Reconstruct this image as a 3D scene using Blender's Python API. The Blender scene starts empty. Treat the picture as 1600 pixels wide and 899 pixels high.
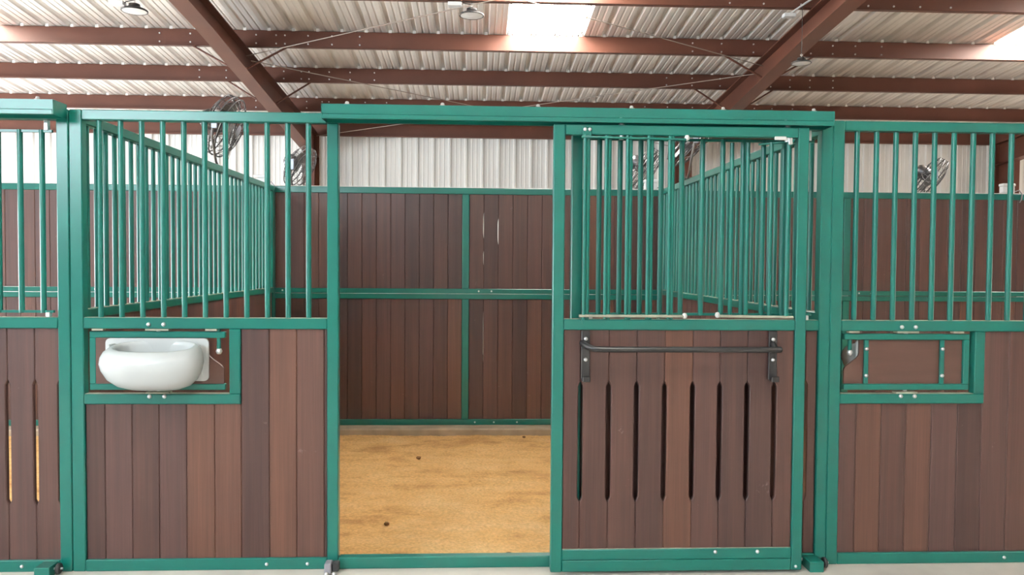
import bpy, bmesh, math, random
from mathutils import Matrix, Vector
random.seed(7)
S = bpy.context.scene
C = S.collection
PI = math.pi

# ------------------------------------------------------------------ camera
cam_data = bpy.data.cameras.new('camera')
cam = bpy.data.objects.new('camera', cam_data)
C.objects.link(cam)
S.camera = cam
yaw, pit, rol = 0.0426, -0.0301, 0.0069
Fv = Vector((math.sin(yaw) * math.cos(pit), math.cos(yaw) * math.cos(pit), math.sin(pit)))
Rv = Vector((math.cos(yaw), -math.sin(yaw), 0.0))
Uv = Rv.cross(Fv)
R2 = Rv * math.cos(rol) + Uv * math.sin(rol)
U2 = Uv * math.cos(rol) - Rv * math.sin(rol)
B = -Fv
cam.matrix_world = Matrix(((R2.x, U2.x, B.x, 1.930), (R2.y, U2.y, B.y, -3.774), (R2.z, U2.z, B.z, 1.469), (0, 0, 0, 1)))
cam_data.sensor_width = 36.0
cam_data.lens = 36.0 * 1220.4 / 1600.0
cam_data.clip_start = 0.05
cam_data.clip_end = 200

# ------------------------------------------------------------------ world, sun, daylight
w = bpy.data.worlds.new('sky')
S.world = w
w.use_nodes = True
bg = w.node_tree.nodes['Background']
bg.inputs[0].default_value = (0.86, 0.93, 1.0, 1)
bg.inputs[1].default_value = 0.3

sun_d = bpy.data.lights.new('sun', 'SUN')
sun = bpy.data.objects.new('sun', sun_d)
C.objects.link(sun)
sun_d.energy = 310.0
sun_d.angle = 0.02
sun_d.color = (1.0, 0.96, 0.9)
sun.rotation_euler = (math.radians(-18), math.radians(8), 0)

# daylight entering by the open end of the barn on the left
door_d = bpy.data.lights.new('open_end_daylight', 'AREA')
door_l = bpy.data.objects.new('open_end_daylight', door_d)
C.objects.link(door_l)
door_d.shape = 'RECTANGLE'
door_d.size = 2.6
door_d.size_y = 15.0
door_d.energy = 1600
door_d.color = (0.90, 0.95, 1.0)
door_l.location = (-9.0, 3.5, 1.2)
door_l.rotation_euler = (0, math.radians(-112), 0)

# warmer daylight thrown up from sunlit sand beyond the open end on the right
end_d = bpy.data.lights.new('far_end_daylight', 'AREA')
end_l = bpy.data.objects.new('far_end_daylight', end_d)
C.objects.link(end_l)
end_d.shape = 'RECTANGLE'
end_d.size = 2.4
end_d.size_y = 12.0
end_d.energy = 210
end_d.color = (1.0, 0.84, 0.68)
end_l.location = (14.0, 5.0, 1.0)
end_l.rotation_euler = (0, math.radians(132), 0)

# daylight from the open side of the barn behind the camera, left of the opposite wall
side_d = bpy.data.lights.new('open_side_daylight', 'AREA')
side_l = bpy.data.objects.new('open_side_daylight', side_d)
C.objects.link(side_l)
side_d.shape = 'RECTANGLE'
side_d.size = 5.0
side_d.size_y = 1.6
side_d.energy = 640
side_d.color = (0.80, 0.92, 1.0)
side_l.location = (-4.2, -7.6, 3.6)
side_l.rotation_euler = (math.radians(90), 0, 0)

S.view_settings.view_transform = 'Standard'
S.view_settings.look = 'None'
S.view_settings.exposure = 0.0
S.view_settings.gamma = 1.0
S.view_settings.use_curve_mapping = False


# ------------------------------------------------------------------ materials
def newmat(name):
    m = bpy.data.materials.new(name)
    m.use_nodes = True
    nt = m.node_tree
    return m, nt, nt.nodes['Principled BSDF']


def plain(name, col, rough=0.5, metal=0.0, noise=0.0, scale=8.0, spec=0.5, coat=0.0, bump=0.0, stretch=(1, 1, 1)):
    m, nt, b = newmat(name)
    b.inputs['Roughness'].default_value = rough
    b.inputs['Metallic'].default_value = metal
    b.inputs['Specular IOR Level'].default_value = spec
    b.inputs['Coat Weight'].default_value = coat
    b.inputs['Coat Roughness'].default_value = 0.2
    b.inputs['Base Color'].default_value = (*col, 1)
    if noise > 0 or bump > 0:
        tc = nt.nodes.new('ShaderNodeTexCoord')
        mp = nt.nodes.new('ShaderNodeMapping')
        mp.inputs['Scale'].default_value = stretch
        nt.links.new(tc.outputs['Object'], mp.inputs['Vector'])
        nz = nt.nodes.new('ShaderNodeTexNoise')
        nz.inputs['Scale'].default_value = scale
        nz.inputs['Detail'].default_value = 6
        nt.links.new(mp.outputs['Vector'], nz.inputs['Vector'])
        if noise > 0:
            cr = nt.nodes.new('ShaderNodeValToRGB')
            cr.color_ramp.elements[0].position = 0.3
            cr.color_ramp.elements[1].position = 0.7
            cr.color_ramp.elements[0].color = (*[c * (1 - noise) for c in col], 1)
            cr.color_ramp.elements[1].color = (*[min(1, c * (1 + noise)) for c in col], 1)
            nt.links.new(nz.outputs['Fac'], cr.inputs['Fac'])
            nt.links.new(cr.outputs['Color'], b.inputs['Base Color'])
        if bump > 0:
            bp = nt.nodes.new('ShaderNodeBump')
            bp.inputs['Strength'].default_value = bump
            bp.inputs['Distance'].default_value = 0.01
            nt.links.new(nz.outputs['Fac'], bp.inputs['Height'])
            nt.links.new(bp.outputs['Normal'], b.inputs['Normal'])
    return m


def wood_material():
    m, nt, b = newmat('plank_wood')
    N, L = nt.nodes, nt.links
    tc = N.new('ShaderNodeTexCoord')
    oi = N.new('ShaderNodeObjectInfo')
    off = N.new('ShaderNodeVectorMath')
    off.operation = 'MULTIPLY_ADD'
    off.inputs[1].default_value = (37.0, 91.0, 53.0)
    L.new(oi.outputs['Random'], off.inputs[0])
    L.new(tc.outputs['Object'], off.inputs[2])
    mp = N.new('ShaderNodeMapping')
    mp.inputs['Scale'].default_value = (26.0, 26.0, 0.7)
    L.new(off.outputs[0], mp.inputs['Vector'])
    nz = N.new('ShaderNodeTexNoise')
    nz.inputs['Scale'].default_value = 1.0
    nz.inputs['Detail'].default_value = 5
    L.new(mp.outputs['Vector'], nz.inputs['Vector'])
    mp2 = N.new('ShaderNodeMapping')
    mp2.inputs['Scale'].default_value = (160.0, 160.0, 3.0)
    L.new(off.outputs[0], mp2.inputs['Vector'])
    nf = N.new('ShaderNodeTexNoise')
    nf.inputs['Scale'].default_value = 1.0
    nf.inputs['Detail'].default_value = 3
    L.new(mp2.outputs['Vector'], nf.inputs['Vector'])
    # per plank tint
    cr = N.new('ShaderNodeValToRGB')
    e = cr.color_ramp.elements
    e[0].position, e[0].color = 0.0, (0.052, 0.027, 0.025, 1)
    e[1].position, e[1].color = 1.0, (0.112, 0.050, 0.033, 1)
    k = e.new(0.35); k.color = (0.078, 0.037, 0.030, 1)
    k = e.new(0.7); k.color = (0.082, 0.042, 0.038, 1)
    L.new(oi.outputs['Random'], cr.inputs['Fac'])
    st = N.new('ShaderNodeValToRGB')
    st.color_ramp.elements[0].position, st.color_ramp.elements[0].color = 0.3, (0.80, 0.78, 0.80, 1)
    st.color_ramp.elements[1].position, st.color_ramp.elements[1].color = 0.72, (1.22, 1.16, 1.10, 1)
    L.new(nz.outputs['Fac'], st.inputs['Fac'])
    mx = N.new('ShaderNodeMix'); mx.data_type = 'RGBA'; mx.blend_type = 'MULTIPLY'
    mx.inputs[0].default_value = 1.0
    L.new(cr.outputs['Color'], mx.inputs[6]); L.new(st.outputs['Color'], mx.inputs[7])
    sf = N.new('ShaderNodeValToRGB')
    sf.color_ramp.elements[0].position, sf.color_ramp.elements[0].color = 0.3, (0.88, 0.88, 0.88, 1)
    sf.color_ramp.elements[1].position, sf.color_ramp.elements[1].color = 0.7, (1.1, 1.1, 1.1, 1)
    L.new(nf.outputs['Fac'], sf.inputs['Fac'])
    mx2 = N.new('ShaderNodeMix'); mx2.data_type = 'RGBA'; mx2.blend_type = 'MULTIPLY'
    mx2.inputs[0].default_value = 1.0
    L.new(mx.outputs[2], mx2.inputs[6]); L.new(sf.outputs['Color'], mx2.inputs[7])
    # scuffs: pale chalky scratches with a shape of their own
    ns = N.new('ShaderNodeTexNoise')
    ns.inputs['Scale'].default_value = 9.0
    ns.inputs['Detail'].default_value = 8
    ns.inputs['Roughness'].default_value = 0.75
    L.new(off.outputs[0], ns.inputs['Vector'])
    sc = N.new('ShaderNodeValToRGB')
    sc.color_ramp.elements[0].position, sc.color_ramp.elements[0].color = 0.66, (0, 0, 0, 1)
    sc.color_ramp.elements[1].position, sc.color_ramp.elements[1].color = 0.80, (0.5, 0.5, 0.5, 1)
    L.new(ns.outputs['Fac'], sc.inputs['Fac'])
    mx3 = N.new('ShaderNodeMix'); mx3.data_type = 'RGBA'
    mx3.inputs[7].default_value = (0.42, 0.36, 0.33, 1)
    L.new(sc.outputs['Color'], mx3.inputs[0]); L.new(mx2.outputs[2], mx3.inputs[6])
    L.new(mx3.outputs[2], b.inputs['Base Color'])
    b.inputs['Roughness'].default_value = 0.40
    b.inputs['Specular IOR Level'].default_value = 0.45
    b.inputs['Coat Weight'].default_value = 0.08
    b.inputs['Coat Roughness'].default_value = 0.35
    bp = N.new('ShaderNodeBump')
    bp.inputs['Strength'].default_value = 0.12
    bp.inputs['Distance'].default_value = 0.004
    L.new(nf.outputs['Fac'], bp.inputs['Height'])
    L.new(bp.outputs['Normal'], b.inputs['Normal'])
    return m


def sand_material():
    m, nt, b = newmat('sand')
    N, L = nt.nodes, nt.links
    tc = N.new('ShaderNodeTexCoord')
    mp = N.new('ShaderNodeMapping')
    mp.inputs['Scale'].default_value = (0.62, 1.0, 1.0)
    L.new(tc.outputs['Object'], mp.inputs['Vector'])
    n1 = N.new('ShaderNodeTexNoise'); n1.inputs['Scale'].default_value = 3.2; n1.inputs['Detail'].default_value = 9; n1.inputs['Roughness'].default_value = 0.68
    n2 = N.new('ShaderNodeTexNoise'); n2.inputs['Scale'].default_value = 55; n2.inputs['Detail'].default_value = 6
    L.new(mp.outputs['Vector'], n1.inputs['Vector']); L.new(tc.outputs['Object'], n2.inputs['Vector'])
    cr = N.new('ShaderNodeValToRGB')
    e = cr.color_ramp.elements
    e[0].position, e[0].color = 0.34, (0.50, 0.265, 0.10, 1)
    e[1].position, e[1].color = 0.66, (0.82, 0.54, 0.26, 1)
    k = e.new(0.48); k.color = (0.75, 0.45, 0.185, 1)
    L.new(n1.outputs['Fac'], cr.inputs['Fac'])
    c2 = N.new('ShaderNodeValToRGB')
    c2.color_ramp.elements[0].position, c2.color_ramp.elements[0].color = 0.3, (0.8, 0.78, 0.75, 1)
    c2.color_ramp.elements[1].position, c2.color_ramp.elements[1].color = 0.7, (1.12, 1.12, 1.12, 1)
    L.new(n2.outputs['Fac'], c2.inputs['Fac'])
    mx = N.new('ShaderNodeMix'); mx.data_type = 'RGBA'; mx.blend_type = 'MULTIPLY'; mx.inputs[0].default_value = 1
    L.new(cr.outputs['Color'], mx.inputs[6]); L.new(c2.outputs['Color'], mx.inputs[7])
    L.new(mx.outputs[2], b.inputs['Base Color'])
    b.inputs['Roughness'].default_value = 0.95
    b.inputs['Specular IOR Level'].default_value = 0.1
    bp = N.new('ShaderNodeBump'); bp.inputs['Strength'].default_value = 0.5; bp.inputs['Distance'].default_value = 0.01
    L.new(n2.outputs['Fac'], bp.inputs['Height']); L.new(bp.outputs['Normal'], b.inputs['Normal'])
    return m


def skylight_material():
    m = bpy.data.materials.new('skylight_sheet')
    m.use_nodes = True
    nt = m.node_tree
    nt.nodes.clear()
    o = nt.nodes.new('ShaderNodeOutputMaterial')
    t = nt.nodes.new('ShaderNodeBsdfTranslucent'); t.inputs[0].default_value = (0.9, 0.9, 0.88, 1)
    d = nt.nodes.new('ShaderNodeBsdfDiffuse'); d.inputs[0].default_value = (0.85, 0.85, 0.83, 1)
    x = nt.nodes.new('ShaderNodeMixShader'); x.inputs[0].default_value = 0.2
    nt.links.new(t.outputs[0], x.inputs[1]); nt.links.new(d.outputs[0], x.inputs[2]); nt.links.new(x.outputs[0], o.inputs[0])
    return m


MAT = {
    'wood': wood_material(),
    'green': plain('green_paint', (0.0030, 0.127, 0.102), 0.29, 0, 0.06, 5.0, 0.45, 0.22),
    'dust': plain('dusty_green_paint', (0.36, 0.355, 0.28), 0.8, 0, 0.25, 14.0, 0.2),
    'steel': plain('brown_steel', (0.122, 0.044, 0.027), 0.48, 0, 0.12, 2.0, 0.4, 0.0),
    'roof': plain('galvanised_sheet', (0.88, 0.855, 0.82), 0.36, 0.35, 0.10, 1.6, 0.5, 0, 0.0, (6, 0.6, 1)),
    'wall': plain('cream_sheet', (0.87, 0.865, 0.83), 0.45, 0, 0.03, 2.0),
    'skylight': skylight_material(),
    'sand': sand_material(),
    'concrete': plain('concrete', (0.70, 0.65, 0.585), 0.85, 0, 0.12, 3.0, 0.3, 0, 0.15),
    'dirt': plain('packed_earth', (0.52, 0.43, 0.33), 0.95, 0, 0.2, 2.0, 0.2),
    'curb': plain('curb_concrete', (0.42, 0.335, 0.245), 0.9, 0, 0.18, 6.0, 0.2),
    'zinc': plain('zinc_plated_steel', (0.80, 0.80, 0.80), 0.28, 0.75, 0, 1),
    'white': plain('white_plastic', (0.60, 0.62, 0.615), 0.25, 0, 0.03, 4.0, 0.5, 0.2),
    'whitebox': plain('white_box_plastic', (0.76, 0.77, 0.78), 0.4),
    'black': plain('black_powder_coat', (0.012, 0.012, 0.014), 0.35, 0, 0, 1, 0.5, 0.3),
    'rubber': plain('dark_rubber', (0.02, 0.02, 0.022), 0.6),
    'greyplastic': plain('grey_block', (0.30, 0.29, 0.32), 0.6, 0, 0.1, 20.0),
    'wire': plain('fan_wire', (0.10, 0.095, 0.10), 0.3, 0.6),
    'blade': plain('fan_blade', (0.17, 0.155, 0.15), 0.35, 0.4),
    'bluegrey': plain('motor_plate', (0.42, 0.46, 0.55), 0.4, 0.3),
    'lens': plain('lamp_lens', (0.86, 0.86, 0.84), 0.2),
    'lampbody': plain('lamp_body', (0.035, 0.033, 0.034), 0.4, 0.3),
    'board': plain('feeder_board', (0.092, 0.044, 0.033), 0.42, 0, 0.14, 3.0, 0.5, 0, 0.0, (1, 1, 6)),
    'rodsteel': plain('dull_rod_steel', (0.34, 0.29, 0.25), 0.5, 0.2),
    'tag': plain('white_label', (0.8, 0.79, 0.76), 0.5),
}


# ------------------------------------------------------------------ mesh helpers
class MB:
    def __init__(s):
        s.v, s.f, s.sm = [], [], []

    def add(s, vs, fs, smooth=False):
        o = len(s.v)
        s.v += [tuple(v) for v in vs]
        s.f += [tuple(i + o for i in f) for f in fs]
        s.sm += [smooth] * len(fs)
        return s

    def box(s, x0, x1, y0, y1, z0, z1, c=0.0):
        if c <= 0:
            vs = [(x, y, z) for x in (x0, x1) for y in (y0, y1) for z in (z0, z1)]
            return s.add(vs, [(0, 1, 3, 2), (4, 6, 7, 5), (0, 4, 5, 1), (2, 3, 7, 6), (0, 2, 6, 4), (1, 5, 7, 3)])
        bm = bmesh.new()
        bmesh.ops.create_cube(bm, size=1.0)
        for v in bm.verts:
            v.co = Vector(((x0 + x1) / 2 + v.co.x * (x1 - x0), (y0 + y1) / 2 + v.co.y * (y1 - y0), (z0 + z1) / 2 + v.co.z * (z1 - z0)))
        bmesh.ops.bevel(bm, geom=list(bm.edges), offset=c, segments=1, affect='EDGES', profile=0.5)
        bm.verts.index_update()
        s.add([v.co[:] for v in bm.verts], [[v.index for v in f.verts] for f in bm.faces])
        bm.free()
        return s

    def cyl(s, a, b, r, n=12, r2=None, cap=True):
        a, b = Vector(a), Vector(b)
        d = (b - a).normalized()
        up = Vector((0, 0, 1)) if abs(d.z) < 0.9 else Vector((1, 0, 0))
        u = d.cross(up).normalized(); w_ = d.cross(u)
        r2 = r if r2 is None else r2
        vs = []
        for p, rr in ((a, r), (b, r2)):
            for i in range(n):
                t = 2 * PI * i / n
                vs.append(p + u * math.cos(t) * rr + w_ * math.sin(t) * rr)
        s.add(vs, [(i, (i + 1) % n, n + (i + 1) % n, n + i) for i in range(n)], True)
        if cap:
            s.add(vs[:n], [tuple(range(n - 1, -1, -1))])
            s.add(vs[n:], [tuple(range(n))])
        return s

    def tube(s, pts, r, n=8, closed=False):
        P = [Vector(p) for p in pts]
        m = len(P)
        vs, prev = [], None
        for i in range(m):
            a = P[(i - 1) % m] if (closed or i > 0) else P[i]
            b = P[(i + 1) % m] if (closed or i < m - 1) else P[i]
            d = (b - a).normalized()
            if prev is None:
                up = Vector((0, 0, 1)) if abs(d.z) < 0.9 else Vector((1, 0, 0))
                u = d.cross(up).normalized()
            else:
                u = (prev - d * prev.dot(d)).normalized()
            prev = u
            w_ = d.cross(u)
            for k in range(n):
                t = 2 * PI * k / n
                vs.append(P[i] + u * math.cos(t) * r + w_ * math.sin(t) * r)
        fs = []
        for i in range(m if closed else m - 1):
            j = (i + 1) % m
            for k in range(n):
                fs.append((i * n + k, i * n + (k + 1) % n, j * n + (k + 1) % n, j * n + k))
        s.add(vs, fs, True)
        if not closed:
            s.add(vs[:n], [tuple(range(n - 1, -1, -1))]); s.add(vs[-n:], [tuple(range(n))])
        return s

    def lathe(s, prof, o=(0, 0, 0), ax='z', n=16, cap=True):
        vs = []
        for r, h in prof:
            for i in range(n):
                t = 2 * PI * i / n
                c, q = math.cos(t) * r, math.sin(t) * r
                p = {'z': (c, q, h), 'y': (c, h, q), 'x': (h, c, q)}[ax]
                vs.append((o[0] + p[0], o[1] + p[1], o[2] + p[2]))
        fs = [(k * n + i, k * n + (i + 1) % n, (k + 1) * n + (i + 1) % n, (k + 1) * n + i) for k in range(len(prof) - 1) for i in range(n)]
        s.add(vs, fs, True)
        if cap:
            s.add(vs[:n], [tuple(range(n))]); s.add(vs[-n:], [tuple(range(n))])
        return s

    def prism(s, outline, y0, y1, ch=0.0, axis='y'):
        """outline in (x,z), extruded from y0 (front) to y1; the front edge is chamfered sideways by ch"""
        n = len(outline)
        cx = sum(p[0] for p in outline) / n
        lv = []
        if ch > 0:
            lv.append([(p[0] + (ch if p[0] < cx else -ch), y0, p[1]) for p in outline])
            lv.append([(p[0], y0 + ch, p[1]) for p in outline])
        else:
            lv.append([(p[0], y0, p[1]) for p in outline])
        lv.append([(p[0], y1, p[1]) for p in outline])
        if axis == 'x':
            lv = [[(y, x, z) for x, y, z in l] for l in lv]
        vs = [v for l in lv for v in l]
        fs = [tuple(range(n)), tuple(reversed(range((len(lv) - 1) * n, len(lv) * n)))]
        for k in range(len(lv) - 1):
            for i in range(n):
                j = (i + 1) % n
                fs.append((k * n + i, k * n + j, (k + 1) * n + j, (k + 1) * n + i))
        return s.add(vs, fs)

    def mesh(s, name, mat):
        me = bpy.data.meshes.new(name)
        me.from_pydata(s.v, [], s.f)
        me.polygons.foreach_set('use_smooth', s.sm)
        me.materials.append(MAT[mat])
        bm = bmesh.new(); bm.from_mesh(me)
        bmesh.ops.recalc_face_normals(bm, faces=bm.faces)
        bm.to_mesh(me); bm.free()
        me.update()
        return me

    def build(s, name, mat, parent=None, loc=(0, 0, 0)):
        return link(name, s.mesh(name, mat), parent, loc)


def link(name, data, parent=None, loc=(0, 0, 0), rot=None):
    o = bpy.data.objects.new(name, data)
    C.objects.link(o)
    o.location = loc
    if rot: o.rotation_euler = rot
    if parent: o.parent = parent
    return o


def tag(o, label=None, cat=None, group=None, kind=None):
    if label: o['label'] = label
    if cat: o['category'] = cat
    if group: o['group'] = group
    if kind: o['kind'] = kind
    return o


def thing(name, label, cat, loc=(0, 0, 0), group=None, kind=None):
    return tag(link(name, None, None, loc), label, cat, group, kind)


def copy_tree(o, parent=None):
    c = o.copy(); C.objects.link(c); c.parent = parent
    for ch in list(o.children): copy_tree(ch, c)
    return c


def part(parent, name, mat, *boxes, c=0.004):
    m = MB()
    for b in boxes: m.box(*b, c=c)
    return m.build(name, mat, parent)


BOLT = MB().lathe([(0.0095, 0.0), (0.0095, -0.002), (0.008, -0.006), (0.004, -0.0085), (0.0005, -0.009)], ax='y', n=10).mesh('bolt', 'zinc')
NUT = MB().lathe([(0.016, 0), (0.016, 0.003), (0.009, 0.003), (0.009, 0.012), (0.005, 0.016), (0.0005, 0.017)], n=8).mesh('nut', 'zinc')


def bolt(parent, x, y, z, s=1.0):
    o = link('bolt', BOLT, parent, (x, y, z)); o.scale = (s, s, s); return o


def nut(parent, x, y, z):
    return link('nut', NUT, parent, (x, y, z))


_barc = {}


def bar(parent, x, y, z0, z1, r=0.0128, name='bar'):
    k = (round(z1 - z0, 4), r)
    if k not in _barc:
        _barc[k] = MB().cyl((0, 0, 0), (0, 0, z1 - z0), r, 14, cap=True).mesh('bar', 'green')
    return link(name, _barc[k], parent, (x, y, z0))


_plc = {}


def plank(parent, x0, x1, z0, z1, y0, y1, slots=None, ch=0.0042):
    """one tongue-and-groove plank; slots=(left, right, zlo, zhi, half width)"""
    w_ = x1 - x0
    k = (round(w_, 4), round(z1 - z0, 4), round(y1 - y0, 4), slots)
    if k not in _plc:
        L_ = [(0, 0)]; R_ = [(w_, 0)]
        if slots:
            lf, rt, a, b, h = slots
            a, b = a - z0, b - z0
            if rt: R_ += [(w_, a), (w_ - h, a + 0.026), (w_ - h, b - 0.026), (w_, b)]
            if lf: L_ += [(0, a), (h, a + 0.026), (h, b - 0.026), (0, b)]
        out = R_ + [(w_, z1 - z0), (0, z1 - z0)] + L_[::-1]
        m = MB()
        if not slots:
            m.prism(out, 0, y1 - y0, ch)
            _plc[k] = m.mesh('plank', 'wood')
        else:
            bm = bmesh.new()
            vs = [bm.verts.new((x, 0, z)) for x, z in out]
            f = bm.faces.new(vs)
            r = bmesh.ops.extrude_face_region(bm, geom=[f])
            for v in r['geom']:
                if isinstance(v, bmesh.types.BMVert): v.co.y = y1 - y0
            fe = [e for e in bm.edges if all(abs(v.co.y) < 1e-6 for v in e.verts) and abs(e.verts[0].co.z - e.verts[1].co.z) > 1e-4]
            bmesh.ops.bevel(bm, geom=fe, offset=ch, segments=1, affect='EDGES')
            bmesh.ops.recalc_face_normals(bm, faces=bm.faces)
            bmesh.ops.triangulate(bm, faces=[q for q in bm.faces if len(q.verts) > 4])
            me = bpy.data.meshes.new('plank'); bm.to_mesh(me); bm.free()
            me.materials.append(MAT['wood'])
            _plc[k] = me
    return link('plank', _plc[k], parent, (x0, y0, z0))


# ------------------------------------------------------------------ setting: floors
G = -0.016          # aisle concrete
SAND = -0.122
tag(MB().box(-9.5, 14, -8, 0.06, -0.25, G).build('floor', 'concrete'), 'pale concrete aisle slab in front of the stalls', kind='structure')
tag(MB().box(-9.5, 14, 0.06, 12, -0.35, -0.25).build('ground', 'dirt'), 'packed earth under the barn', kind='structure')
tag(MB().box(-3.66, 7.32, 3.43, 3.72, -0.25, -0.061, 0.012).build('curb', 'curb'), 'low dusty concrete curb under the rear stall wall', kind='structure')


def hsh(x, y):
    return (math.sin(x * 3.1 + y * 1.7) * math.sin(y * 4.3 - x * 1.1) * 0.5 + math.sin(x * 9.7 + 2.0) * math.sin(y * 8.1 + x * 3.0) * 0.3
            + math.sin(x * 21 + y * 5) * math.sin(y * 19 - x * 7) * 0.2)


def sand_bed(x0, x1, label, n=90):
    m = MB()
    ny = n
    vs = []
    for j in range(ny + 1):
        for i in range(n + 1):
            x, y = x0 + (x1 - x0) * i / n, 0.06 + 3.39 * j / ny
            vs.append((x, y, SAND + 0.011 * hsh(x, y) + random.uniform(-0.0025, 0.0025)))
    fs = [(j * (n + 1) + i, j * (n + 1) + i + 1, (j + 1) * (n + 1) + i + 1, (j + 1) * (n + 1) + i) for j in range(ny) for i in range(n)]
    m.add(vs, fs, True)
    return tag(m.build('sand_bedding', 'sand'), label, 'sand', kind='stuff')


sand_bed(0.03, 3.63, 'orange tan sand covering the floor of the open middle stall', 150)
sand_bed(-3.6, -0.03, 'orange tan sand seen through the slots of the left-hand stall front', 40)
sand_bed(3.69, 7.25, 'tan sand on the floor behind the right-hand stall front', 40)

# small clods lying on the sand
CL = bpy.data.meshes.new('clod')
bm = bmesh.new(); bmesh.ops.create_icosphere(bm, subdivisions=2, radius=0.022)
for v in bm.verts:
    v.co *= random.uniform(0.75, 1.25); v.co.z *= 0.55
bm.to_mesh(CL); bm.free()
CL.materials.append(plain('damp_clod', (0.20, 0.10, 0.04), 0.95, 0, 0.3, 40, 0.1))
for (x, y, s, lb) in ((2.10, 0.42, 1.0, 'small damp clod on the sand just behind the doorway threshold'),
                      (2.22, 0.40, 0.9, 'small damp clod on the sand nearest to the sliding door'),
                      (1.38, 0.95, 0.8, 'dark clod on the sand near the doorway post'),
                      (2.35, 3.30, 0.7, 'small dark clod on the sand close to the curb'),
                      (1.45, 2.55, 0.9, 'brown twig-sized clod on the sand left of the stall centre')):
    o = link('sand_clod', CL, None, (x, y, SAND + 0.012), (0, 0, random.random() * 6))
    o.scale = (s, s, s)
    tag(o, lb, 'clod', 'clods on the sand')


# ------------------------------------------------------------------ setting: roof, rear wall
def roof_z(y): return 4.41 - 0.083 * (y - 6.33)


def rib_profile(width, n, top, base, hgt):
    """section of ribbed sheet, (x, h)"""
    p = []
    pitch = width / n
    for i in range(n):
        x = i * pitch
        p += [(x, hgt), (x + top, hgt), (x + base, 0.0), (x + 0.098, 0), (x + 0.106, 0.006), (x + 0.122, 0.006), (x + 0.130, 0),
              (x + 0.180, 0), (x + 0.188, 0.006), (x + 0.204, 0.006), (x + 0.212, 0), (x + pitch - base, 0), (x + pitch - top, hgt)]
    p.append((width, hgt))
    return p


ceiling = tag(link('ceiling', None), 'sloping ribbed metal barn roof with translucent skylight sheets', kind='structure')
W3 = 0.9144
Y_LOW, Y_UP = 11.05, -8.3  # near end carried out past the unseen wall to block the sun
prof = rib_profile(W3, 3, 0.022, 0.045, 0.042)


def roof_mesh(ya, yb, mat):
    m = MB()
    n = len(prof)
    vs = [(x, y, roof_z(y) + h + 0.002) for y in (ya, yb) for x, h in prof]
    m.add(vs, [(i, i + 1, n + i + 1, n + i) for i in range(n - 1)])
    return m.mesh('roof_sheet', mat)


SHEET = roof_mesh(Y_LOW, Y_UP, 'roof')
SHEET_LOW = roof_mesh(Y_LOW, 6.33, 'roof')
SHEET_TOP = roof_mesh(3.33, -2.9, 'roof')
SHEET_EAVE = roof_mesh(-4.4, Y_UP, 'roof')
SKY_FILL = roof_mesh(-2.9, -4.4, 'skylight')  # unseen skylight added over the aisle as fill for the stall fronts
SKY = roof_mesh(6.33, 3.33, 'skylight')
# skylights line up three sheets wide apart from each other
X0 = 2.31 - 13 * W3
for i in range(27):
    x = X0 + i * W3
    if i in (13, 20, 5):
        link('roof_sheet', SHEET_LOW, ceiling, (x, 0, 0))
        link('roof_sheet', SHEET_TOP, ceiling, (x, 0, 0))
        link('roof_sheet', SHEET_EAVE, ceiling, (x, 0, 0))
        link('skylight_sheet', SKY_FILL, ceiling, (x, 0, 0))  # added fill opening, out of view
        tag(link('skylight_sheet', SKY, ceiling, (x, 0, 0)), 'glowing white translucent skylight sheet')
    else:
        link('roof_sheet', SHEET, ceiling, (x, 0, 0))

m = MB()
m.box(0.2, 14, -8.1, -8.0, -0.25, 5.7)  # wall added behind the camera to block daylight on the right
tag(m.build('wall_front', 'wall'), 'unseen cream wall across the aisle, added to keep daylight to the left', kind='structure')
wall_back = tag(link('wall_back', None), 'cream ribbed metal wall of the barn behind the stalls', kind='structure')
YW = 10.98
wp = rib_profile(W3, 3, 0.016, 0.032, 0.034)
m = MB()
n = len(wp)
m.add([(x, YW + h - 0.01, z) for z in (-0.25, roof_z(YW)) for x, h in [(a, -b) for a, b in wp]], [(i, i + 1, n + i + 1, n + i) for i in range(n - 1)])
WALLSHEET = m.mesh('wall_sheet', 'wall')
for i in range(26):
    link('wall_sheet', WALLSHEET, wall_back, (-9.6 + i * W3, 0, 0))
# ------------------------------------------------------------------ roof steel
XL, XR = -9.4, 13.9


def purlin(y, label, lap=True):
    r = thing('purlin', label, 'purlin', (0, y, roof_z(y) - 0.004), 'brown roof purlins')
    D = 0.222
    m = MB()
    t = 0.004
    # Z section, web towards the camera
    m.box(XL, XR, 0, t, -D, 0)
    m.box(XL, XR, t, 0.065, -t, 0)
    m.box(XL, XR, -0.065, 0, -D, -D + t)
    m.box(XL, XR, -0.065, -0.061, -D, -D + 0.018)
    m.build('web', 'steel', r)
    # lap bolts and screw tips, too small to pick apart
    m = MB()
    for xr in (-1.1, 5.68):
        for dx in (-1.0, -0.62, -0.2, 0.2, 0.45, 0.56, 0.85, 1.15, 1.5):
            for z in (-0.06, -0.165):
                m.cyl((xr + dx, 0.0, z), (xr + dx, -0.010, z), 0.011, 6)
    b_ = m.build('bolt_heads', 'zinc', r); b_['kind'] = 'stuff'
    m = MB()
    x = X0
    while x < XR:
        if x > XL:
            m.box(x - 0.020, x + 0.020, -0.010, 0.0, -0.005, 0.030)  # white blocks stand in for daylight showing through the rib openings
        x += W3 / 3
    m.build('rib_light_spots', 'tag', r)['kind'] = 'stuff'
    return r


purlin(4.83, 'uppermost brown steel purlin along the top edge of the photo')
purlin(6.33, 'brown steel purlin directly below the skylights, second from the top')
purlin(7.73, 'brown steel purlin midway down the roof slope, third from the top')
purlin(9.23, 'brown steel purlin just above the door track, fourth from the top')
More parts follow.
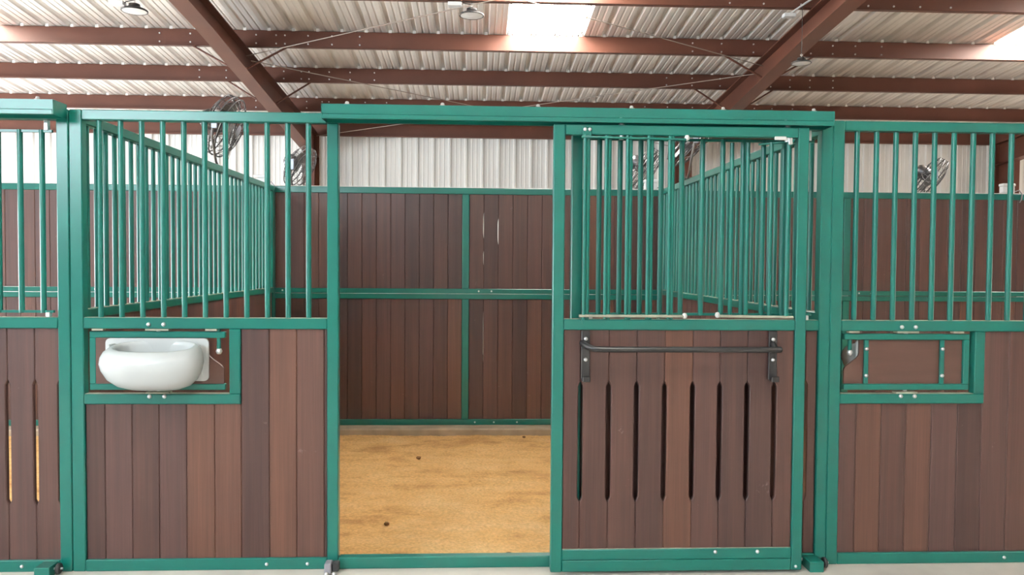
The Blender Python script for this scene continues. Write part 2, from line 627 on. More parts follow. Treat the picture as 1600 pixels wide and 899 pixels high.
# eave strut
r = thing('eave_strut', 'brown steel eave beam along the top of the cream wall', 'beam', (0, 10.83, roof_z(10.83)))
MB().box(XL, XR, 0, 0.004, -0.235, 0).box(XL, XR, -0.065, 0, -0.239, -0.235).box(XL, XR, -0.065, 0.0, -0.004, 0).build('web', 'steel', r)
MB().box(XL, XR, -0.067, -0.061, -0.239, -0.215).build('lip', 'steel', r)


def rafter(xc, label):
    r = thing('rafter', label, 'rafter', (xc, 10.5, 0), 'brown roof rafters')
    hw = 0.10
    ya, yb = 10.75, -6.5

    def zt(y): return roof_z(y) - 0.230
    def zb(y): return min(4.11 - 0.112 * (y - 4.34), zt(y) - 0.25) if y > 2 else zt(y) - 0.26
    ys = [10.75, 8.0, 5.0, 2.5, 1.9, -2.0, -6.5]
    def strip(x0, x1, f0, f1):
        m = MB(); vs = []
        for y in ys:
            vs += [(x0, y - 10.5, f0(y)), (x1, y - 10.5, f0(y)), (x1, y - 10.5, f1(y)), (x0, y - 10.5, f1(y))]
        fs = []
        for i in range(len(ys) - 1):
            for k in range(4):
                fs.append((i * 4 + k, i * 4 + (k + 1) % 4, i * 4 + 4 + (k + 1) % 4, i * 4 + 4 + k))
        fs += [(0, 1, 2, 3), tuple(len(ys) * 4 - 4 + k for k in range(4))]
        return m.add(vs, fs)
    strip(-hw, hw, lambda y: zt(y) - 0.012, zt).build('top_flange', 'steel', r)
    strip(-hw, hw, lambda y: zb(y), lambda y: zb(y) + 0.012).build('bottom_flange', 'steel', r)
    strip(-0.005, 0.005, lambda y: zb(y) + 0.01, lambda y: zt(y) - 0.01).build('web', 'steel', r)
    # column under the knee
    m = MB()
    m.box(-hw, hw, -0.20, -0.188, -0.25, zb(10.3)).box(-hw, hw, 0.238, 0.25, -0.25, zt(10.75)).box(-0.005, 0.005, -0.19, 0.24, -0.25, zb(10.3) + 0.02)
    m.build('column', 'steel', r)
    # flange braces running up to the purlins
    for y in (6.33, 7.73):
        for sx in (-1, 1):
            MB().cyl((sx * 0.09, y - 10.5 - 0.02, zb(y) + 0.03), (sx * 0.62, y - 10.5 - 0.02, roof_z(y) - 0.20), 0.013, 6).build('flange_brace', 'steel', r)
    return r


rafter(-1.10, 'tapered brown steel rafter behind the stall with the white feed bowl')
rafter(5.68, 'tapered brown steel rafter rising over the sliding door')
rafter(11.8, 'brown steel frame column and rafter at the right edge beyond the stall bars')


def rod(a, b, label):
    m = MB().cyl(a, b, 0.0055, 6)
    return tag(m.build('brace_rod', 'rodsteel'), label, 'brace rod', 'thin roof bracing rods')


rod((-1.0, 6.45, 4.05), (5.55, 10.45, 3.62), 'thin steel brace rod running down to the right from the left rafter')
rod((5.58, 6.45, 4.0), (-1.0, 10.5, 3.75), 'thin steel brace rod running down to the left from the right rafter')
rod((-1.0, 6.25, 4.06), (5.55, 2.3, 4.36), 'thin steel brace rod climbing from the left rafter towards the ceiling lamp')
rod((5.58, 6.25, 4.05), (-1.0, 2.3, 4.32), 'thin steel brace rod climbing from the right rafter towards the skylight')

# ------------------------------------------------------------------ rear stall walls
BY = 3.60


def rear_wall(x0, div, label, seams=None, gaps=()):
    r = thing('rear_stall_wall', label, 'stall wall', (x0, BY, -0.061), 'rear stall walls')
    r_z = 0.061
    X1 = 3.66
    def P(name, *b): return part(r, name, 'green', *[(q[0], q[1], q[2], q[3], q[4] + r_z, q[5] + r_z) for q in b])
    P('top_rail', (0.03, X1 - 0.03, 0, 0.05, 2.122, 2.180))
    P('mid_rail', (0.03, X1 - 0.03, -0.004, 0.05, 1.186, 1.232))
    P('mid_rail', (0.03, X1 - 0.03, -0.004, 0.05, 1.134, 1.182))
    P('bottom_rail', (0.03, X1 - 0.03, 0, 0.05, -0.061, -0.006))
    P('post', (0.03 - 0.055, 0.03, 0, 0.05, -0.061, 2.18))
    P('divider', (div[0], div[1], -0.002, 0.05, 1.232, 2.122))
    P('divider', (div[0], div[1], -0.002, 0.05, -0.006, 1.134))
    part(r, 'lit_cap_strip', 'tag', (0.03, X1 - 0.03, 0.002, 0.048, 2.1805 + r_z, 2.1865 + r_z), c=0.001)  # white colour paints in the light along the top edge
    # planks
    def run(a, b, z0, z1, gp):
        nn = max(1, round((b - a) / 0.1345))
        p = (b - a) / nn
        for i in range(nn):
            o = plank(r, a + i * p, a + (i + 1) * p, z0 + r_z, z1 + r_z, 0.012, 0.036)
            if i in gp:
                gs = gp[i]
                o.data = o.data.copy()
                # this board has shrunk and bowed away from its neighbour
                bm = bmesh.new(); bm.from_mesh(o.data)
                h = z1 - z0
                ed = [e for e in bm.edges if abs(e.verts[0].co.z - e.verts[1].co.z) > h * 0.9]
                bmesh.ops.subdivide_edges(bm, edges=ed, cuts=31, use_grid_fill=True)
                for v in bm.verts:
                    for (za, zb, amt) in gs:
                        t = (v.co.z - za) / (zb - za)
                        if 0 < t < 1 and v.co.x > p * 0.6:
                            v.co.x -= amt * math.sin(PI * t) ** 0.12
                bm.to_mesh(o.data); bm.free()
    run(0.03, div[0], 1.232, 2.122, {})
    run(div[1], X1 - 0.03, 1.232, 2.122, dict(gaps))
    run(0.03, div[0], -0.006, 1.134, {})
    run(div[1], X1 - 0.03, -0.006, 1.134, {0: [(0.55, 1.0, 0.003)]} if gaps else {})
    for x in (0.10, 0.34, 0.56, 1.93, 2.05):
        bolt(r, x, -0.004, 1.21 + r_z, 0.9)
    for x in (1.90, 2.08, 2.3):
        bolt(r, x, 0, -0.034 + r_z, 0.9)
    return r


rear_wall(0.0, (1.772, 1.838), 'brown plank rear wall of the middle stall with light slits between its boards', None,
          ((0, [(0.50, 0.70, 0.009), (0.25, 0.36, 0.006)]), (1, [(0.44, 0.65, 0.0095)])))
rear_wall(-3.66, (1.772, 1.838), 'brown plank rear wall seen through the grille of the left-hand stall')
rear_wall(3.66, (1.772, 1.838), 'brown plank rear wall seen through the bars of the right-hand stall')


# ------------------------------------------------------------------ partitions
def partition(xc, label):
    r = thing('stall_partition', label, 'partition', (xc, 0.06, SAND), 'barred stall partitions')
    oz = -SAND
    Ln = 3.53
    def P(name, y0, y1, z0, z1, mat='green', c=0.004, hx=0.025): return part(r, name, mat, (-hx, hx, y0, y1, z0 + oz, z1 + oz), c=c)
    P('top_rail', 0, Ln, 2.130, 2.180)
    P('mid_rail', 0, Ln, 1.190, 1.236)
    P('dust_strip', 0.01, Ln - 0.01, 1.236, 1.2375, 'dust', 0.0004, 0.024)
    P('bottom_rail', 0, Ln, -0.122, -0.02)
    P('post', 0, 0.05, -0.02, 1.19); P('post', Ln - 0.05, Ln, -0.02, 1.19)
    P('post', 0, 0.05, 1.236, 2.13); P('post', Ln - 0.05, Ln, 1.236, 2.13)
    k = 35
    for i in range(k):
        y = 0.05 + (Ln - 0.10) * (i + 0.5) / k
        bar(r, 0, y, 1.236 + oz, 2.130 + oz)
    nn = 26
    p = (Ln - 0.1) / nn
    me = None
    for i in range(nn):
        if me is None:
            me = MB().prism([(0, 0), (p, 0), (p, 1.21), (0, 1.21)], -0.012, 0.012, 0.0042, axis='x').mesh('plank', 'wood')
        link('plank', me, r, (0, 0.05 + i * p, -0.02 + oz))
    return r


partition(0.005, 'green barred partition between the feed-bowl stall front and the left-hand stall')
partition(3.665, 'green barred partition behind the sliding door')


# ------------------------------------------------------------------ stall front: fixed panels with feeder opening
BASE = G


def front_panel(x0, label):
    r = thing('stall_front_panel', label, 'stall front', (x0, 0, BASE), 'fixed stall fronts with feeder openings')
    oz = -BASE
    def P(name, a, b, z0, z1, y0=0.0, y1=0.05, mat='green', c=0.004): return part(r, name, mat, (a, b, y0, y1, z0 + oz, z1 + oz), c=c)
    P('post', 0.001, 0.060, -0.016, 2.182)
    P('post', 1.204, 1.257, -0.016, 2.134)
    P('top_rail', 0.060, 1.257, 2.134, 2.182)
    P('mid_rail', 0.060, 1.204, 1.149, 1.201)
    P('bottom_rail', 0.060, 1.204, -0.016, 0.040)
    P('feeder_rail', 0.060, 0.792, 0.788, 0.837)
    P('feeder_stile', 0.740, 0.792, 0.837, 1.149)
    P('dust_strip', 0.062, 1.202, 1.201, 1.2022, 0.004, 0.046, 'dust', 0.0004)
    P('dust_strip', 0.062, 0.738, 0.837, 0.8382, 0.004, 0.046, 'dust', 0.0004)
    for i in range(11):
        bar(r, 0.132 + 0.0980 * i, 0.025, 1.201 + oz, 2.134 + oz)
    se = [0.060, 0.150, 0.277, 0.404, 0.533, 0.666, 0.792]
    for a, b in zip(se[:-1], se[1:]):
        plank(r, a, b, 0.040 + oz, 0.788 + oz, 0.014, 0.038)
    se = [0.792, 0.926, 1.056, 1.188, 1.204]
    for a, b in zip(se[:-1], se[1:]):
        plank(r, a, b, 0.040 + oz, 1.149 + oz, 0.014, 0.038)
    # pivot plates of the feeder gate
    for z0, z1 in ((1.139, 1.149), (0.838, 0.846)):
        P('pivot_plate', 0.345, 0.455, z0, z1, 0.004, 0.046, 'dust', 0.001)
    for x, z in ((0.364, 1.170), (0.434, 1.170), (0.366, 0.826), (0.436, 0.826)):
        bolt(r, x, 0, z + oz, 1.1)
    for x in (0.915, 1.11):
        bolt(r, x, 0, 0.012 + oz, 0.9)
    for x in (0.125, 0.655):
        P('stop_plate', x - 0.027, x + 0.027, 1.1395, 1.149, 0.0, 0.03, 'dust', 0.001)
    return r


front_panel(0.0, 'green stall front of bars above brown planks, holding the white feed bowl')
front_panel(3.66, 'green stall front at the right edge with a closed brown feeder gate')


# ------------------------------------------------------------------ swivel feeder gates
def feeder_gate(xc, turned, label):
    r = thing('feeder_gate', label, 'feeder gate', (xc, 0.025, 0.855))
    r['group'] = 'swivel feeder gates'
    H = 0.280
    hw = 0.318
    b = 0.030
    part(r, 'top_bar', 'green', (-hw, hw, -0.015, 0.015, H - b, H), c=0.003)
    part(r, 'bottom_bar', 'green', (-hw, hw, -0.015, 0.015, 0, b), c=0.003)
    part(r, 'stile', 'green', (hw - b, hw, -0.015, 0.015, b, H - b), c=0.003)
    for x in (-0.206, 0.180):
        s_ = part(r, 'strap', 'green', (x - 0.011, x + 0.011, -0.014, -0.002, b, H - b), c=0.002)
        for z in (0.072, 0.205):
            bolt(s_, x, -0.014, z, 1.0)
    # backing board with the curved cut-out at its open end
    o = [(-hw + 0.006, b), (hw - b, b), (hw - b, H - b), (-0.236, H - b)]
    for i in range(9):
        t = i / 8
        # S curve down to the outer edge
        o.append((-0.236 - 0.076 * (0.5 - 0.5 * math.cos(PI * t)), (H - b - 0.07) - 0.085 * t))
    o.append((-hw + 0.006, 0.085))
    MB().prism(o, 0.0, 0.014).build('board', 'board', r)
    # latch pin hanging from the top bar
    pin = MB().cyl((-0.285, 0, H + 0.012), (-0.285, 0, H - b - 0.055), 0.010, 10).build('latch_pin', 'green', r)
    MB().lathe([(0.0005, -0.016), (0.010, -0.013), (0.016, 0), (0.010, 0.013), (0.0005, 0.016)], (-0.285, 0, H - b - 0.065), n=12).build('knob', 'zinc', pin)
    for q in (-0.006, H): MB().cyl((0, 0, q), (0, 0, q + 0.006), 0.010, 8).build('pivot_pin', 'zinc', r)
    if turned: r.rotation_euler = (0, 0, PI)
    return r


feeder_gate(0.400, True, 'green feeder gate turned so that its white bowl faces the aisle')
feeder_gate(4.060, False, 'green feeder gate with bolted straps across its brown board')


def feed_bowl(xc, turned, label):
    """built with its mouth up and its flat back at y=0, bulging towards +y"""
    r = thing('feed_bowl', label, 'feed bowl', (xc, 0.025, 0.86), 'white feed bowls')
    m = MB()
    N = 40
    # (half width, depth, z, y shift) outer going up, rolled rim, then inner going down
    prof = [(0.060, 0.055, 0.000, 0.03), (0.120, 0.115, 0.004, 0.02), (0.172, 0.170, 0.022, 0.012), (0.212, 0.212, 0.055, 0.006), (0.236, 0.238, 0.098, 0.002),
            (0.244, 0.248, 0.140, 0), (0.240, 0.244, 0.178, 0), (0.228, 0.232, 0.206, 0), (0.210, 0.214, 0.222, 0.001), (0.196, 0.198, 0.226, 0.003),
            (0.186, 0.186, 0.221, 0.006), (0.182, 0.180, 0.205, 0.008), (0.196, 0.196, 0.160, 0.010), (0.192, 0.192, 0.110, 0.012), (0.160, 0.160, 0.062, 0.02), (0.09, 0.09, 0.036, 0.035), (0.01, 0.01, 0.030, 0.05)]
    vs = []
    for hw, d, z, ys in prof:
        for i in range(N):
            t = 2 * PI * i / N
            c, s_ = math.cos(t), math.sin(t)
            x = hw * math.copysign(abs(c) ** 0.8, c)
            y = (d * 0.5) * (1 + math.copysign(abs(s_) ** 0.8, s_)) + ys
            f = max(0.0, (z - 0.10) / 0.126)
            vs.append((x * 0.945, y * 0.92, z - 0.042 * f * (y / 0.24)))
    fs = [(k * N + i, k * N + (i + 1) % N, (k + 1) * N + (i + 1) % N, (k + 1) * N + i) for k in range(len(prof) - 1) for i in range(N)]
    fs.append(tuple(range(N)))
    fs.append(tuple(range((len(prof) - 1) * N, len(prof) * N)))
    m.add(vs, fs, True)
    me = m.build('bowl', 'white', r)
    me.location = (-0.022, 0.018, 0.008)
    # mounting plate
    o = []
    for (cx, cz, a0) in ((-0.222, 0.062, PI), (0.215, 0.062, 1.5 * PI), (0.215, 0.222, 0), (-0.222, 0.222, 0.5 * PI)):
        for k in range(5):
            t = a0 + k * PI / 8
            o.append((cx + 0.022 * math.cos(t), cz + 0.022 * math.sin(t)))
    MB().prism(o, 0.0155, 0.027).build('mounting_plate', 'white', r)
    # ribs between plate and bowl
    MB().box(-0.212, -0.200, 0.024, 0.10, 0.07, 0.21, 0.003).build('rib', 'white', r)
    MB().box(0.190, 0.200, 0.024, 0.09, 0.05, 0.22, 0.003).build('rib', 'white', r)
    if turned: r.rotation_euler = (0, 0, PI)
    return r


feed_bowl(0.400, True, 'glossy white plastic feed bowl hanging out of the feeder opening')
feed_bowl(4.060, False, 'white feed bowl half hidden behind the closed brown feeder gate')


# ------------------------------------------------------------------ stall front: slotted fixed panels
def slotted_panel(x0, label, group, last):
    r = thing('slotted_front_panel', label, 'stall front', (x0, 0, BASE), group)
    oz = -BASE
    Wd = 1.284
    def P(name, a, b, z0, z1, y0=0.0, y1=0.05, mat='green', c=0.004): return part(r, name, mat, (a, b, y0, y1, z0 + oz, z1 + oz), c=c)
    P('post', 0.0, 0.053, -0.016, 2.134)
    P('post', Wd - 0.056, Wd, -0.016, 2.182)
    P('mid_rail', 0.053, Wd - 0.056, 1.149, 1.201)
    P('bottom_rail', 0.053, Wd - 0.056, -0.016, 0.040)
    P('dust_strip', 0.055, Wd - 0.058, 1.201, 1.2022, 0.004, 0.046, 'dust', 0.0004)
    P('top_rail', 0.0, Wd - 0.056, 2.134, 2.182)
    # grille with its own thin top and bottom rods
    g = MB().box(0.075, Wd - 0.085, 0.020, 0.034, 2.075 + oz, 2.087 + oz).build('grille_rod', 'green', r)
    MB().box(0.075, Wd - 0.085, 0.020, 0.034, 1.222 + oz, 1.234 + oz).build('grille_rod', 'green', r)
    for i in range(11):
        bar(r, 0.138 + 0.1012 * i, 0.027, 1.222 + oz, 2.087 + oz)
    for x in (0.10, Wd - 0.11):
        P('hinge_pin', x - 0.009, x + 0.009, 1.201, 1.225, 0.015, 0.04, 'zinc', 0.002)
        P('hinge_pin', x - 0.009, x + 0.009, 2.085, 2.134, 0.015, 0.04, 'zinc', 0.002)
    pitch = 0.1275 if last < 1.15 else 0.1345
    e = Wd - 0.056
    se = [last - pitch * i for i in range(0, 10)]
    se = [0.053] + [s for s in reversed(se) if s > 0.08] + [e]
    for i, (a, b) in enumerate(zip(se[:-1], se[1:])):
        plank(r, a, b, 0.040 + oz, 1.149 + oz, 0.014, 0.038, (i > 0, i < len(se) - 2 or last < 1.15, 0.30 + oz, 0.905 + oz, 0.011))
    for x in (0.25, 0.65, 1.05, 1.165):
        bolt(r, x, 0, 0.012 + oz, 0.9)
    return r


GR = 'slotted fixed stall fronts'
slotted_panel(2.377, 'slotted fixed stall front partly hidden behind the open sliding door', GR, 1.172)
slotted_panel(-1.286, 'slotted stall front cut off by the left edge of the picture', GR, 1.1125)

# threshold across the doorway
t = MB().box(1.258, 2.376, 0.0, 0.05, G, 0.040, 0.004).build('threshold_rail', 'green')
tag(t, 'worn green steel threshold rail across the open doorway', 'threshold')


# ------------------------------------------------------------------ tracks
def track(x0, x1, bolts, label):
    r = thing('door_track', label, 'door track', (x0, -0.12, 2.134), 'sliding door tracks')
    L_ = x1 - x0
    H = 0.068
    # box section with a stepped lip along the foot, open underneath
    pr = [(0.0, 0.024), (0.0, H), (0.115, H), (0.115, 0.0), (0.108, 0.0), (0.108, H - 0.006), (0.006, H - 0.006), (0.006, 0.026)]
    m = MB()
    vs = [(x, y, z) for x in (0, L_) for y, z in pr]
    n = len(pr)
    m.add(vs, [(i, (i + 1) % n, n + (i + 1) % n, n + i) for i in range(n)] + [tuple(range(n)), tuple(range(n, 2 * n))])
    m.build('rail', 'green', r)
    MB().box(0, L_, -0.003, 0.012, 0.0, 0.0225, 0.002).build('lip', 'green', r)
    MB().box(-0.004, 0.0, -0.003, 0.118, 0.0, H, 0.001).build('end_plate', 'green', r)
    MB().box(L_, L_ + 0.004, -0.003, 0.118, 0.0, H, 0.001).build('end_plate', 'green', r)
    for x in bolts:
        b_ = MB().box(x - x0 - 0.03, x - x0 + 0.03, 0.03, 0.09, H, H + 0.006, 0.001).build('bracket', 'green', r)
        nut(b_, x - x0, 0.05, H + 0.006)
    return r


track(1.205, 3.606, [1.31, 1.755, 2.205, 2.65, 3.09, 3.53], 'long green sliding door track above the open doorway')
track(-2.46, -0.008, [-0.55, -0.10], 'green sliding door track ending at the left-hand post')


# ------------------------------------------------------------------ sliding door
def sliding_door(x0):
    r = thing('sliding_door', 'green framed sliding door with slotted brown planks and a black blanket bar', 'door', (x0, -0.105, 0.0))
    Wd = 1.219
    D = 0.045
    def P(name, a, b, z0, z1, y0=0.0, y1=D, mat='green', c=0.004, par=r): return part(par, name, mat, (a, b, y0, y1, z0, z1), c=c)
    P('stile', 0.0, 0.055, -0.001, 2.128)
    P('stile', Wd - 0.052, Wd, -0.001, 2.128)
    P('top_rail', 0.055, Wd - 0.052, 2.079, 2.128)
    P('mid_rail', 0.055, Wd - 0.052, 1.159, 1.210)
    P('bottom_rail', 0.055, Wd - 0.052, 0.056, 0.108)
    P('bottom_channel', 0.055, Wd - 0.052, -0.001, 0.055, 0.002, D)
    P('dust_strip', 0.057, Wd - 0.054, 1.210, 1.2112, 0.004, D - 0.004, 'dust', 0.0004)
    P('dust_strip', 0.057, Wd - 0.054, 0.108, 0.1092, 0.004, 0.014, 'dust', 0.0004)
    # planks with routed slots
    se = [0.055, 0.139, 0.274, 0.408, 0.543, 0.678, 0.810, 0.943, 1.075, Wd - 0.052]
    for i, (a, b) in enumerate(zip(se[:-1], se[1:])):
        plank(r, a, b, 0.108, 1.159, 0.012, 0.036, (i > 0, i < len(se) - 2, 0.333, 0.914, 0.0115))
    # left half of the yoke grille, shut
    g = MB().cyl((0.130, -0.005, 2.068), (0.625, -0.005, 2.062), 0.006, 8).build('grille_rod', 'green', r)
    MB().cyl((0.125, -0.005, 1.226), (0.625, -0.005, 1.226), 0.007, 8).build('grille_rod', 'dust', r)
    for i in range(5):
        x = 0.148 + i * 0.1005
        bar(r, x, 0.000, 1.212, 2.078, 0.0088)
        bar(r, x + 0.0155, 0.014, 1.2, 2.078, 0.0118)
    for z in (2.070, 1.228):
        MB().lathe([(0.0005, -0.014), (0.009, -0.011), (0.013, 0), (0.009, 0.011), (0.0005, 0.014)], (0.630, -0.002, z), n=10).build('knob', 'tag', r)
    # hinge clip on the top rail
    h = MB().box(0.135, 0.178, -0.006, 0.0, 2.060, 2.115, 0.002).build('hinge_clip', 'green', r)
    for x in (0.146, 0.168): bolt(h, x, -0.006, 2.103, 1.0)
    MB().prism([(0.130, 1.226), (0.160, 1.226), (0.145, 1.185)], -0.006, 0.0).build('hinge_clip', 'green', r)
    # right half of the yoke grille, swung back over the stall
    gr = MB().cyl((0.800, 0.018, 1.226), (1.160, 0.012, 1.222), 0.007, 8).build('grille_rod', 'dust', r)
    MB().cyl((1.010, 0.10, 2.060), (1.150, 0.012, 2.064), 0.006, 8).build('grille_rod', 'green', r)
    MB().lathe([(0.0005, -0.014), (0.009, -0.011), (0.013, 0), (0.009, 0.011), (0.0005, 0.014)], (0.792, 0.012, 1.232), n=10).build('knob', 'tag', r)
    for x, y in ((1.128, 0.02), (1.063, 0.07), (0.955, 0.09), (0.880, 0.10)):
        bar(r, x, y, 1.222, 2.066, 0.0105)
    MB().box(1.118, 1.138, -0.004, 0.008, 2.045, 2.078, 0.003).build('hinge_clip', 'zinc', r)
    # hanger bolts and maker's plate
    for x in (0.322, 1.118):
        nut(r, x, 0.018, 2.128)
        MB().cyl((x, 0.018, 2.079), (x, 0.018, 2.060), 0.012, 8).build('hanger_bolt', 'zinc', r)
        MB().cyl((x, 0.018, 2.145), (x, 0.045, 2.175), 0.006, 6).build('hanger_rod', 'zinc', r)
    P('latch_plate', 1.050, 1.106, 2.066, 2.082, -0.008, 0.002, 'tag', 0.002)
    for x in (0.795, 1.00):
        bolt(r, x, 0.0, 0.092, 1.0)
    bolt(r, Wd - 0.03, 0, 0.018, 0.8)
    # blanket bar
    bb = MB().tube([(0.140, -0.012, 1.098), (0.150, -0.040, 1.092), (0.166, -0.066, 1.084), (0.190, -0.080, 1.078), (0.24, -0.083, 1.076),
                    (0.70, -0.083, 1.076), (1.03, -0.083, 1.076), (1.052, -0.080, 1.077)], 0.0140, 12).build('blanket_bar', 'black', r)
    MB().cyl((1.056, -0.012, 1.096), (1.044, -0.082, 1.077), 0.012, 10).build('bar_arm', 'black', bb)
    MB().lathe([(0.0125, 0), (0.0135, 0.004), (0.0135, 0.018), (0.009, 0.022), (0.0005, 0.023)], (1.050, -0.080, 1.077), ax='x', n=12).build('end_cap', 'rubber', bb)
    for x in (0.158, 1.056):
        br = MB().box(x - 0.020, x + 0.020, -0.012, 0.0, 0.925, 1.157, 0.002).build('bracket', 'black', bb)
        for z in (1.118, 1.020): bolt(br, x, -0.012, z, 1.0)
        MB().box(x - 0.018, x + 0.018, -0.050, -0.010, 0.918, 0.932, 0.003).box(x - 0.018, x + 0.018, -0.052, -0.042, 0.918, 0.945, 0.003).build('hook', 'black', br)
    return r


sliding_door(2.278)


# ------------------------------------------------------------------ door guides on the floor
def guide(x, y, label, kind):
    r = thing('door_guide', label, 'door guide', (x, y, G), 'floor door guides')
    if kind == 'box':
        MB().box(-0.035, 0.035, -0.055, 0.035, 0.0, 0.052, 0.003).build('housing', 'green', r)
        MB().lathe([(0.022, 0), (0.026, 0.003), (0.026, 0.014), (0.022, 0.017)], (0.048, -0.01, 0.032), ax='x', n=12).build('roller', 'rubber', r)
        MB().cyl((0.03, -0.01, 0.032), (0.075, -0.01, 0.032), 0.006, 8).build('axle', 'zinc', r)
    elif kind == 'block':
        MB().box(-0.030, 0.002, -0.06, 0.0, 0.0, 0.050, 0.004).build('block', 'greyplastic', r)
        MB().box(0.004, 0.036, -0.05, -0.002, 0.008, 0.048, 0.004).build('pad', 'rubber', r)
        for q in (-0.016, 0.02):
            nut(r, q, -0.075, 0.0)
    elif kind == 'bolts':
        MB().box(-0.06, 0.06, -0.06, 0.0, 0.0, 0.006, 0.001).build('plate', 'zinc', r)
        for q in (-0.045, -0.005, 0.04):
            nut(r, q, -0.03, 0.006)
    return r


guide(-0.10, -0.03, 'green door guide with black roller by the left-hand post', 'box')
guide(1.232, -0.004, 'grey block and dark pad door guide at the foot of the doorway post', 'block')
guide(2.395, -0.12, 'bolted plate door guide under the corner of the sliding door', 'bolts')
guide(3.575, -0.045, 'green door guide with roller beside the sliding door foot', 'box')


# ------------------------------------------------------------------ fans
def make_fan(label, tilt):
    r = thing('fan', label, 'fan', (0, 0, 0), 'caged fans on the partitions')
    Rr = 0.235
    cz = 0.315
    # cage, axis along -y
    m = MB()
    for rad, y in ((Rr, 0.0), (Rr * 0.99, -0.045), (Rr * 0.99, 0.045), (Rr * 0.75, -0.085), (Rr * 0.75, 0.085), (Rr * 0.5, -0.10), (Rr * 0.5, 0.10), (Rr * 0.25, -0.105), (Rr * 0.25, 0.105)):
        m.tube([(rad * math.cos(2 * PI * i / 24), y, cz + rad * math.sin(2 * PI * i / 24)) for i in range(24)], 0.0035 if rad < Rr * 0.9 else 0.006, 4, True)
    for i in range(28):
        t = 2 * PI * i / 28
        c, s_ = math.cos(t), math.sin(t)
        for sg in (-1, 1):
            m.tube([(q * Rr * c, sg * y, cz + q * Rr * s_) for q, y in ((0.25, 0.105), (0.5, 0.10), (0.75, 0.085), (0.99, 0.045), (1.0, 0.0))], 0.0022, 3)
    cage = m.build('cage', 'wire', r)
    MB().lathe([(0.0005, -0.11), (0.05, -0.108), (0.055, -0.10)], (0, 0, cz), ax='y', n=16).build('badge', 'bluegrey', cage)
    MB().lathe([(0.0005, 0.02), (0.06, 0.02), (0.075, 0.05), (0.075, 0.15), (0.05, 0.18), (0.0005, 0.182)], (0, 0, cz), ax='y', n=16).build('motor', 'wire', r)
    for k in range(3):
        m = MB()
        t0 = 2 * PI * k / 3
        vs = []
        for q in (0.05, 0.12, 0.20):
            for j in range(6):
                t = t0 + (-0.5 + j / 5) * (1.15 if q > 0.06 else 1.6)
                vs.append((q * math.cos(t), -0.03 + 0.05 * (j / 5), cz + q * math.sin(t)))
        vs2 = [(a, b + 0.003, c) for a, b, c in vs]
        fs = []
        for i in range(2):
            for j in range(5):
                fs.append((i * 6 + j, i * 6 + j + 1, i * 6 + 7 + j, i * 6 + 6 + j))
                fs.append(tuple(18 + q for q in (i * 6 + 6 + j, i * 6 + 7 + j, i * 6 + j + 1, i * 6 + j)))
        m.add(vs + vs2, fs, True)
        m.build('blade', 'blade', r)
    T = Matrix.Translation((0, 0, cz)) @ Matrix.Rotation(tilt, 4, 'X') @ Matrix.Translation((0, 0, -cz))
    for ch in list(r.children):
        ch.matrix_local = T
    # yoke
    m = MB()
    for sx in (-1, 1):
        m.tube([(sx * 0.05, 0.03, 0.0), (sx * 0.12, 0.03, 0.03), (sx * 0.252, 0.02, 0.20), (sx * 0.256, 0.0, cz)], 0.010, 6)
    m.box(-0.06, 0.06, 0.005, 0.055, 0.0, 0.010)
    y = m.build('yoke', 'blade', r)
    for sx in (-1, 1):
        MB().box(sx * 0.262 - 0.008, sx * 0.262 + 0.008, -0.02, 0.02, cz - 0.06, cz + 0.05, 0.003).build('pivot_plate', 'bluegrey', y)
    return r


fan0 = make_fan('large caged fan on the left partition near the feed-bowl stall front', math.radians(24))
rad = math.radians
spots = [((0.005, 2.25, 2.181), (0, 0, rad(92)), None, 24),
         ((0.005, 4.75, 2.183), (0, 0, rad(84)), 'small caged fan in front of the brown column behind the rear wall', 30),
         ((3.665, 2.62, 2.181), (0, 0, rad(84)), 'grey caged fan on the partition behind the sliding door', 40),
         ((3.70, 4.55, 2.183), (0, 0, rad(86)), 'caged fan seen between the shut grille bars of the sliding door', 34),
         ((7.10, 5.0, 2.183), (0, 0, rad(70)), 'dark caged fan behind the bars at the right-hand stall', 34)]
for i, (loc, rot, lb, sc) in enumerate(spots):
    f = fan0 if i == 0 else copy_tree(fan0)
    f.location = loc; f.rotation_euler = rot
    if i:
        for ch in f.children:
            if ch.name.split('.')[0] != 'yoke':
                ch.matrix_local = Matrix.Translation((0, 0, 0.315)) @ Matrix.Rotation(rad(sc), 4, 'X') @ Matrix.Translation((0, 0, -0.315))
    if lb: f['label'] = lb


def outlet(x, y, z, label):
    r = thing('outlet_box', label, 'outlet box', (x, y, z), 'white outlet boxes')
    MB().box(-0.06, 0.06, -0.03, 0.03, 0, 0.065, 0.006).build('body', 'whitebox', r)
    MB().box(-0.066, 0.066, -0.036, 0.036, 0.065, 0.095, 0.008).build('lid', 'whitebox', r)
    MB().tube([(0.05, -0.02, 0.01), (0.10, -0.03, 0.03), (0.13, -0.03, -0.01), (0.12, -0.035, -0.06), (0.10, -0.04, -0.09)], 0.006, 6).build('cable', 'greyplastic', r)
    return r


outlet(-0.10, 3.625, 2.187, 'white outlet box on the rear wall corner beside the left partition')
outlet(3.56, 3.625, 2.187, 'white outlet box on the rear wall behind the sliding door')
outlet(7.05, 3.625, 2.187, 'white outlet box on the rear wall at the right edge')

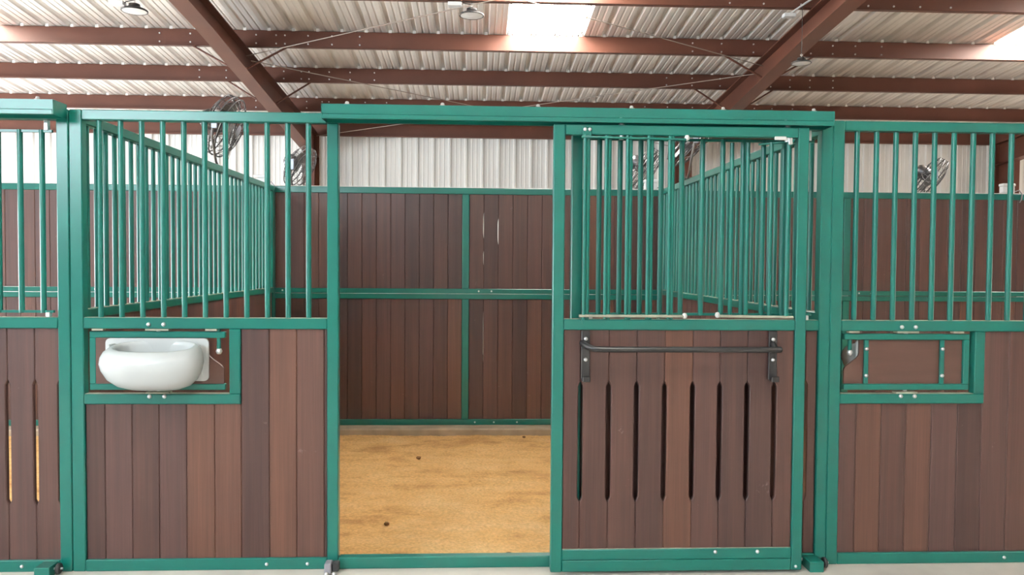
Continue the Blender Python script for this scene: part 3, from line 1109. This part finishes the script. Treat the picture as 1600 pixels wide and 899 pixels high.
# support stubs for fans standing on the back row of stall partitions (tops only just hidden by the rear wall)
for x, lb in ((0.005, 'green partition of the rear stall row behind the middle of the barn, left side'), (3.70, 'green partition of the rear stall row behind the sliding door'),
              (7.10, 'green partition of the rear stall row behind the right-hand stall')):
    r = tag(link('wall_rear_row', None, None, (x, 3.72, -0.25)), lb, kind='structure')
    part(r, 'top_rail', 'green', (-0.025, 0.025, 0, 3.2, 2.383, 2.433))
    part(r, 'plank_wall', 'wood', (-0.015, 0.015, 0, 3.2, 0.0, 2.383))


# ------------------------------------------------------------------ lamps
def lamp(x, y, z, top, s, label, box=None, wire=True):
    r = thing('high_bay_lamp', label, 'lamp', (x, y, z), 'round high bay lamps')
    m = MB().lathe([(0.055 * s, 0.075 * s), (0.058 * s, 0.05 * s), (0.085 * s, 0.035 * s), (0.12 * s, 0.022 * s), (0.134 * s, 0.012 * s), (0.136 * s, 0.0), (0.130 * s, -0.004 * s), (0.122 * s, 0.0)], n=28, cap=False)
    m.add([(0.055 * s * math.cos(2 * PI * i / 28), 0.055 * s * math.sin(2 * PI * i / 28), 0.075 * s) for i in range(28)], [tuple(range(28))])
    m.build('housing', 'lampbody', r)
    MB().lathe([(0.0005, -0.010 * s), (0.07 * s, -0.008 * s), (0.122 * s, -0.001 * s)], n=28, cap=False).build('lens', 'lens', r)
    h = MB().tube([(0, 0, 0.075 * s), (0, 0, 0.10 * s), (0.012, 0, 0.115 * s), (0, 0, 0.13 * s), (-0.012, 0, 0.115 * s), (0, 0, 0.10 * s)], 0.004, 6)
    h.build('hook', 'zinc', r)
    MB().tube([(0, 0, 0.13 * s), (0.004, 0, (0.13 * s + top - z) / 2), (0, 0, top - z)], 0.0035, 6).build('hanging_wire', 'lampbody', r)
    if box:
        bx_, by_, bz_ = box[0] - x, box[1] - y, box[2] - z
        b_ = MB().box(bx_ - 0.075, bx_ + 0.075, by_ - 0.05, by_ + 0.05, bz_ - 0.02, bz_ + 0.02, 0.004).build('junction_box', 'whitebox', r)
        MB().tube([(bx_ + 0.07, by_, bz_), (bx_ * 0.5, by_ * 0.5, bz_ + 0.02), (0.0, 0, 0.12 * s)], 0.005, 6).build('cable', 'lampbody', b_)
        MB().cyl((bx_, by_, bz_ + 0.02), (bx_ - 0.0, by_, bz_ + 0.40), 0.009, 8).build('conduit', 'whitebox', b_)
    return r


lamp(-1.752, 4.80, 4.135, 4.31, 1.0, 'round high bay lamp hanging near the top left corner', (-1.93, 4.80, 4.215))
lamp(1.837, 4.80, 4.160, 4.31, 1.0, 'round high bay lamp beside the middle skylight', (1.655, 4.80, 4.275))
lamp(5.45, 4.72, 3.690, 4.31, 0.80, 'round high bay lamp hanging in front of the right rafter', None)
r = thing('junction_box', 'small pale junction box with conduit beside the right rafter', 'junction box', (5.32, 4.76, 4.22))
MB().box(-0.065, 0.065, -0.04, 0.04, -0.02, 0.02, 0.004).build('body', 'whitebox', r)
MB().cyl((0, 0, 0.015), (0.42, 0.0, 0.30), 0.012, 8).build('conduit', 'whitebox', r)
